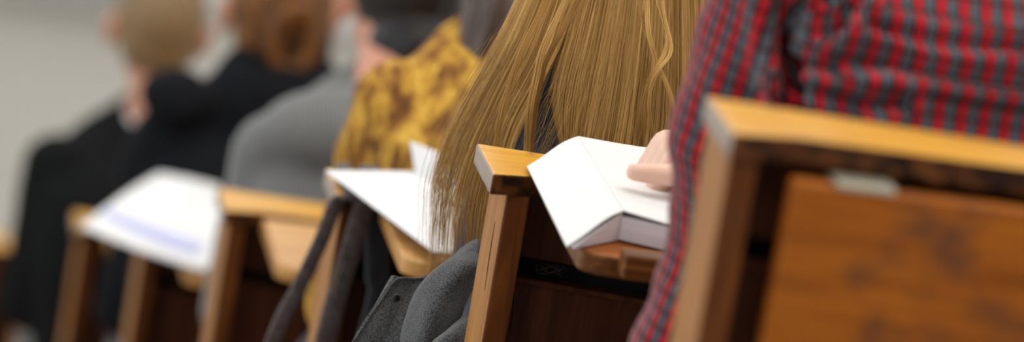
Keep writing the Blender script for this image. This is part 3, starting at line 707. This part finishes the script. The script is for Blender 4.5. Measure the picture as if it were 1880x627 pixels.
# --- black jacket, short sandy hair
P5 = person(5, 'person in a black jacket and white collar with short sandy hair', .160, .170, 'jacket', M['greytrouser'], None, head=(-.025, .38, .245), up=-.02, dy=.04, girth=1.08, skin=M['skinpink'])
garment(P5, 'white_shirt', M['white'], .002, .007, None, r_add=.001, cuff=.97, extra=lambda bm: loft(bm, [(P5['nb'].x, P5['nb'].y-.003, P5['nb'].z-.01, .066, .064, .35), (P5['nb'].x, P5['nb'].y+.007, P5['nb'].z+.032, .060, .058, .35)]))
garment(P5, 'black_jacket', M['blackcloth'], .012, .008, (.006, 12), r_add=.014, extra=lambda bm: loft(bm, [(P5['nb'].x+.012, P5['nb'].y-.006, P5['nb'].z-.03, .090, .072, .35), (P5['nb'].x+.012, P5['nb'].y-.003, P5['nb'].z+.012, .066, .064, .45)]))
hairmesh(P5, 'hair', lambda bm, s: (ball(bm, s+V((0, -.018, .034)), (.080, .098, .096)), ball(bm, s+V((0, -.036, -.012)), (.072, .068, .062))), M['ginger'], .005, (.002, 90), (1, 1, 1))

# ------------------------------------------------------------------ papers and book
def quadgrid(c00, c01, c10, c11, nu=5, nv=5, f=None):
    g = []
    for i in range(nu):
        row = []
        for j in range(nv):
            u, v = i/(nu-1), j/(nv-1); p = V(c00).lerp(V(c01), v).lerp(V(c10).lerp(V(c11), v), u)
            row.append(p+(V(f(u, v)) if f else V()))
        g.append(row)
    return g
bk = empty('open_book', (0, S, -DROP), 'thick open book of white printed pages lying on the sharp bench under a hand', 'book')
A = at(1062, 250, 1, z=.024); Bn = at(1145, 387, 1, z=.021)         # spine ridge, far and near
Lf = at(967, 305, 1, z=.0035); Lnr = at(1040, 453, 1, z=-.004)        # outer edge of the drooping left page
d = (Bn-A); side = V((d.y*-1, d.x, 0)).normalized(); W = .185
if side.x < 0: side = -side
Rf = A+side*W+V((0, .0, 0)); Rn = Bn+side*W
Rf = at(1235, 268, 1, z=.024); Rf = A+(Rf-A).normalized()*W; Rn = at(1235, 407, 1, z=.021); Rn = Bn+(Rn-Bn).normalized()*W
zt = -.0062
patch('left_page', quadgrid(A, Lf, Bn, Lnr, 9, 9, lambda u, v: (0, 0, .0022*math.sin(math.pi*v)+.0012*math.sin(2*math.pi*v))), 28, 24, .0007, M['page'], bk, uvscale=(.25, .13))
patch('right_page', quadgrid(A, Rf, Bn, Rn, 7, 9, lambda u, v: (0, 0, -.0045*math.sin(math.pi*v))), 28, 32, .0007, M['page'], bk, uvscale=(.25, .185))
# the block of pages beneath
bm = bmesh.new()
top = [V(A), V(Bn), V(Rn), V(Rf)]; nseg = 10
def ring(k_):
    pts = []
    for (a, b, n) in ((top[0], top[1], 6), (top[1], top[2], 10), (top[2], top[3], 6), (top[3], top[0], 10)):
        for i in range(n): pts.append(a.lerp(b, i/n))
    out = []
    for p in pts:
        f = k_; zb = float(np.interp(p.y, [-.27, -.11], [-.0052, .0006])); z = (p.z-.0055)*(1-f)+zb*f
        q = V((p.x, p.y, z)); 
        if p.y < -.2 and False: q.y -= .01
        out.append(q)
    return out
Ls = [[bm.verts.new(p) for p in ring(f)] for f in (0, .33, .66, 1)]
for a, b in zip(Ls, Ls[1:]):
    n = len(a)
    for i in range(n): bm.faces.new((a[i], a[(i+1) % n], b[(i+1) % n], b[i]))
bm.faces.new(Ls[0]); bm.faces.new(Ls[-1][::-1]); obj('page_block', bm, M['pageedge'], bk)
# wedge of pages under the drooping left page
bm = bmesh.new(); vsN = [bm.verts.new(p) for p in (V((A.x, A.y, A.z-.0015)), V((Lf.x+.004, Lf.y, Lf.z-.0015)), V((A.x, A.y, zt+.007)), V((Bn.x, Bn.y+.001, Bn.z-.0012)), V((Lnr.x+.006, Lnr.y+.002, Lnr.z-.0012)), V((Bn.x, Bn.y+.001, zt+.0005)))]
a, b, c_, d_, e_, f_ = vsN
for q in ((a, b, c_), (d_, f_, e_), (a, d_, e_, b), (b, e_, f_, c_), (c_, f_, d_, a)): bm.faces.new(q)
obj('page_block', bm, M['pageedge'], bk)

# sheets on the next bench
sh = empty('loose_paper_sheet', (0, 2*S, -2*DROP), 'large plain white sheet whose sharp corner points left, on the bench behind the blonde hair', 'paper')
c1, c2, c3, c4 = at(598, 313, 2, z=.013), at(795, 462, 2, z=.010), at(830, 315, 2, z=.013), at(905, 470, 2, z=.010)
patch('sheet', quadgrid(c1, c3, c2, c4, 7, 7, lambda u, v: (0, 0, .003*math.sin(math.pi*u)*math.sin(math.pi*v))), 20, 20, .0012, M['paper'], sh)
sh2 = empty('raised_paper_sheet', (0, 2*S, -2*DROP), 'white sheet standing up at an angle, its corner rising beside the blonde hair', 'paper')
b1, b2 = at(765, 330, 2, y=-.03), at(838, 330, 2, y=-.05); t1, t2 = at(752, 258, 2, y=-.01), at(845, 300, 2, y=-.03)
patch('sheet', quadgrid(b1, b2, t1, t2, 5, 5, lambda u, v: (0, .006*math.sin(math.pi*v)*u, 0)), 14, 14, .0010, M['paper'], sh2)
# booklet on the fifth bench
bo = empty('open_booklet', (0, 4*S, -4*DROP), 'open white booklet with a lilac band, lying across the blurred bench ends at left', 'booklet')
q = lambda a, b, z: at(a, b, 4, z=z)
g = [[q(292, 318, .024), q(350, 328, .030), q(405, 342, .018)], [q(240, 348, .022), q(325, 385, .020), q(408, 405, .016)], [q(188, 385, .014), q(300, 425, .014), q(395, 462, .010)], [q(148, 415, .008), q(255, 458, .010), q(378, 497, .006)]]
patch('pages', g, 24, 20, .005, M['paper'], bo)
def up_(p, dz): p = V(p); p.z += dz; return p
patch('printed_band', [[up_(q(198, 388, .0150), .0035), up_(q(290, 424, .0155), .0035), up_(q(372, 452, .0125), .0035)], [up_(q(188, 398, .0130), .0035), up_(q(282, 442, .0135), .0035), up_(q(362, 468, .0110), .0035)]], 6, 14, .0006, M['lilac'], bo)

# ------------------------------------------------------------------ wool coat beside the sharp bench
ct = empty('wool_coat', (0, S, -DROP), 'charcoal wool coat with a snap button, bunched over the seat beside the sharp bench end', 'coat')
c = lambda px, py, y: at(px, py, 1, y=y)
# collar flap lying open, its stitched edge facing the aisle
patch('collar', [[c(640, 640, .13), c(668, 588, .14), c(700, 540, .15), c(724, 507, .16)],
                 [c(680, 655, .125), c(700, 600, .135), c(722, 555, .15), c(752, 511, .17)],
                 [c(720, 665, .13), c(735, 610, .145), c(752, 560, .16), c(785, 508, .18)],
                 [c(765, 670, .15), c(778, 620, .165), c(792, 575, .18), c(812, 512, .19)]], 36, 36, .006, M['wool'], ct, .0015)
e_ = [V(p) for p in (c(645, 632, .126), c(673, 590, .135), c(705, 543, .145), c(728, 513, .155), c(760, 511, .166), c(800, 511, .178))]
P = cr([tuple(p) for p in e_], np.linspace(0, 1, 60)); strands('edge_stitching', [P], [.5], .0013, M['wool'], ct, 1, 6)
# the fold rising beside the post
patch('shoulder_fold', [[c(765, 690, .15), c(770, 620, .14), c(786, 560, .13), c(812, 505, .13), c(842, 468, .13), c(880, 450, .13)],
                        [c(735, 690, .11), c(742, 625, .10), c(762, 565, .095), c(795, 512, .09), c(835, 478, .10), c(885, 462, .11)],
                        [c(775, 690, .075), c(786, 640, .06), c(800, 580, .055), c(825, 530, .06), c(850, 498, .07), c(888, 480, .09)],
                        [c(830, 690, .11), c(830, 640, .10), c(838, 590, .095), c(850, 545, .09), c(868, 515, .10), c(890, 500, .11)]], 44, 50, .007, M['wool'], ct, .007, seed=5)
patch('lower_fold', [[c(790, 640, .10), c(810, 612, .08), c(835, 590, .07), c(862, 575, .08), c(890, 570, .11)],
                     [c(775, 665, .06), c(805, 632, .035), c(838, 612, .03), c(865, 600, .05), c(890, 595, .08)],
                     [c(790, 710, .05), c(820, 680, .03), c(845, 660, .03), c(868, 650, .05), c(890, 640, .08)]], 30, 40, .007, M['wool'], ct, .007, seed=9)
# the body of the coat going down to the seat
patch('body_panel', [[V((-.055, .14, -.235)), V((-.02, .165, -.195)), V((.02, .185, -.175)), V((.045, .19, -.165))],
                     [V((-.06, .12, -.30)), V((-.03, .10, -.29)), V((.00, .085, -.28)), V((.03, .11, -.27))],
                     [V((-.07, .12, -.40)), V((-.045, .07, -.41)), V((-.01, .05, -.40)), V((.018, .08, -.39))],
                     [V((-.08, .14, -.50)), V((-.055, .08, -.51)), V((-.02, .05, -.52)), V((.010, .07, -.50))],
                     [V((-.08, .16, -.62)), V((-.06, .10, -.64)), V((-.03, .07, -.66)), V((-.005, .09, -.66))]], 40, 30, .008, M['wool'], ct, .004)
nb_ = c(728, 546, .139)
bm = bmesh.new(); bmesh.ops.create_uvsphere(bm, u_segments=20, v_segments=10, radius=1, matrix=Matrix.Translation(nb_) @ Matrix.Rotation(.3, 4, 'Z') @ Matrix.Diagonal((.0042, .0022, .0042, 1)))
bt = obj('button', bm, mat('black snap', (.012, .012, .013), .18), ct, True)
bm = bmesh.new()
for a in np.linspace(0, 2*math.pi, 12, endpoint=False): ball(bm, nb_+V((.0034*math.cos(a), -.0018, .0034*math.sin(a))), .0008, 8)
obj('button_rim', bm, mat('dark snap rim', (.05, .05, .055), .25, Metallic=.8), bt, True)

# ------------------------------------------------------------------ handbag hung on the third bench
bg = empty('handbag', (0, 2*S, -2*DROP), 'dark brown leather bag hung by its straps from the bench end under the loose sheet', 'bag')
def band(name, pts, w, th, mt, parent, wdir=V((1, .25, 0))):
    P = cr([tuple(p) for p in pts], np.linspace(0, 1, 40)); bm = bmesh.new(); prev = None; wd = wdir.normalized()
    for i, p in enumerate(P):
        p = V(p); tg = V(P[min(i+1, 39)])-V(P[max(i-1, 0)]); tg.normalize(); a = (wd-tg*wd.dot(tg)).normalized(); n = tg.cross(a)
        rg = [bm.verts.new(p+a*w*.5*x+n*th*.5*y) for x, y in ((-1, -.5), (-.8, -1), (.8, -1), (1, -.5), (1, .5), (.8, 1), (-.8, 1), (-1, .5))]
        if prev:
            for j in range(8): bm.faces.new((prev[j], prev[(j+1) % 8], rg[(j+1) % 8], rg[j]))
        else: bm.faces.new(rg[::-1])
        prev = rg
    bm.faces.new(prev); return obj(name, bm, mt, parent, True)
c = lambda px, py, y: at(px, py, 2, y=y)
band('handle', [V((.030, .02, -.03)), V((.022, .014, .004)), V((.018, -.05, .007)), V((.015, -.113, .004)), c(618, 372, -.118), c(590, 440, -.122), c(545, 535, -.13), c(503, 620, -.15), V((-.08, -.19, -.31))], .017, .006, M['leather'], bg)
band('handle', [V((.052, .02, -.03)), V((.050, .014, .005)), V((.046, -.05, .007)), V((.044, -.113, .004)), c(672, 372, -.118), c(650, 440, -.122), c(622, 530, -.13), c(598, 620, -.15), V((-.01, -.19, -.31))], .023, .007, M['leather'], bg)
band('stitching', [c(657, 392, -.1225), c(637, 450, -.1265), c(610, 540, -.136), c(590, 615, -.152)], .0016, .0016, mat('tan stitching', (.20, .13, .09), .7), bg)
band('shoulder_strap', [c(690, 366, -.09), c(692, 420, -.095), c(692, 500, -.10), c(690, 570, -.11), V((.03, -.19, -.31))], .026, .010, M['canvas'], bg)
bm = bmesh.new(); loft(bm, [(-.055, -.22, -.58, .095, .045), (-.055, -.22, -.56, .108, .055), (-.055, -.22, -.45, .112, .055), (-.055, -.21, -.34, .105, .035), (-.055, -.20, -.30, .095, .014)]); me = fuse(bm, .006, 3); crumple(me, .006, 15); link('bag_body', me, M['leather'], bg)
bm = bmesh.new(); loft(bm, [(-.055, -.20, -.312, .098, .018), (-.055, -.20, -.296, .094, .010)]); me = fuse(bm, .004, 1); link('zip_band', me, M['canvas'], bg)

# ------------------------------------------------------------------ colour
vs = sc.view_settings; vs.view_transform = 'Standard'; vs.look = 'None'; vs.gamma = 1; vs.use_curve_mapping = False; vs.exposure = 0
sc.cycles.use_denoising = True
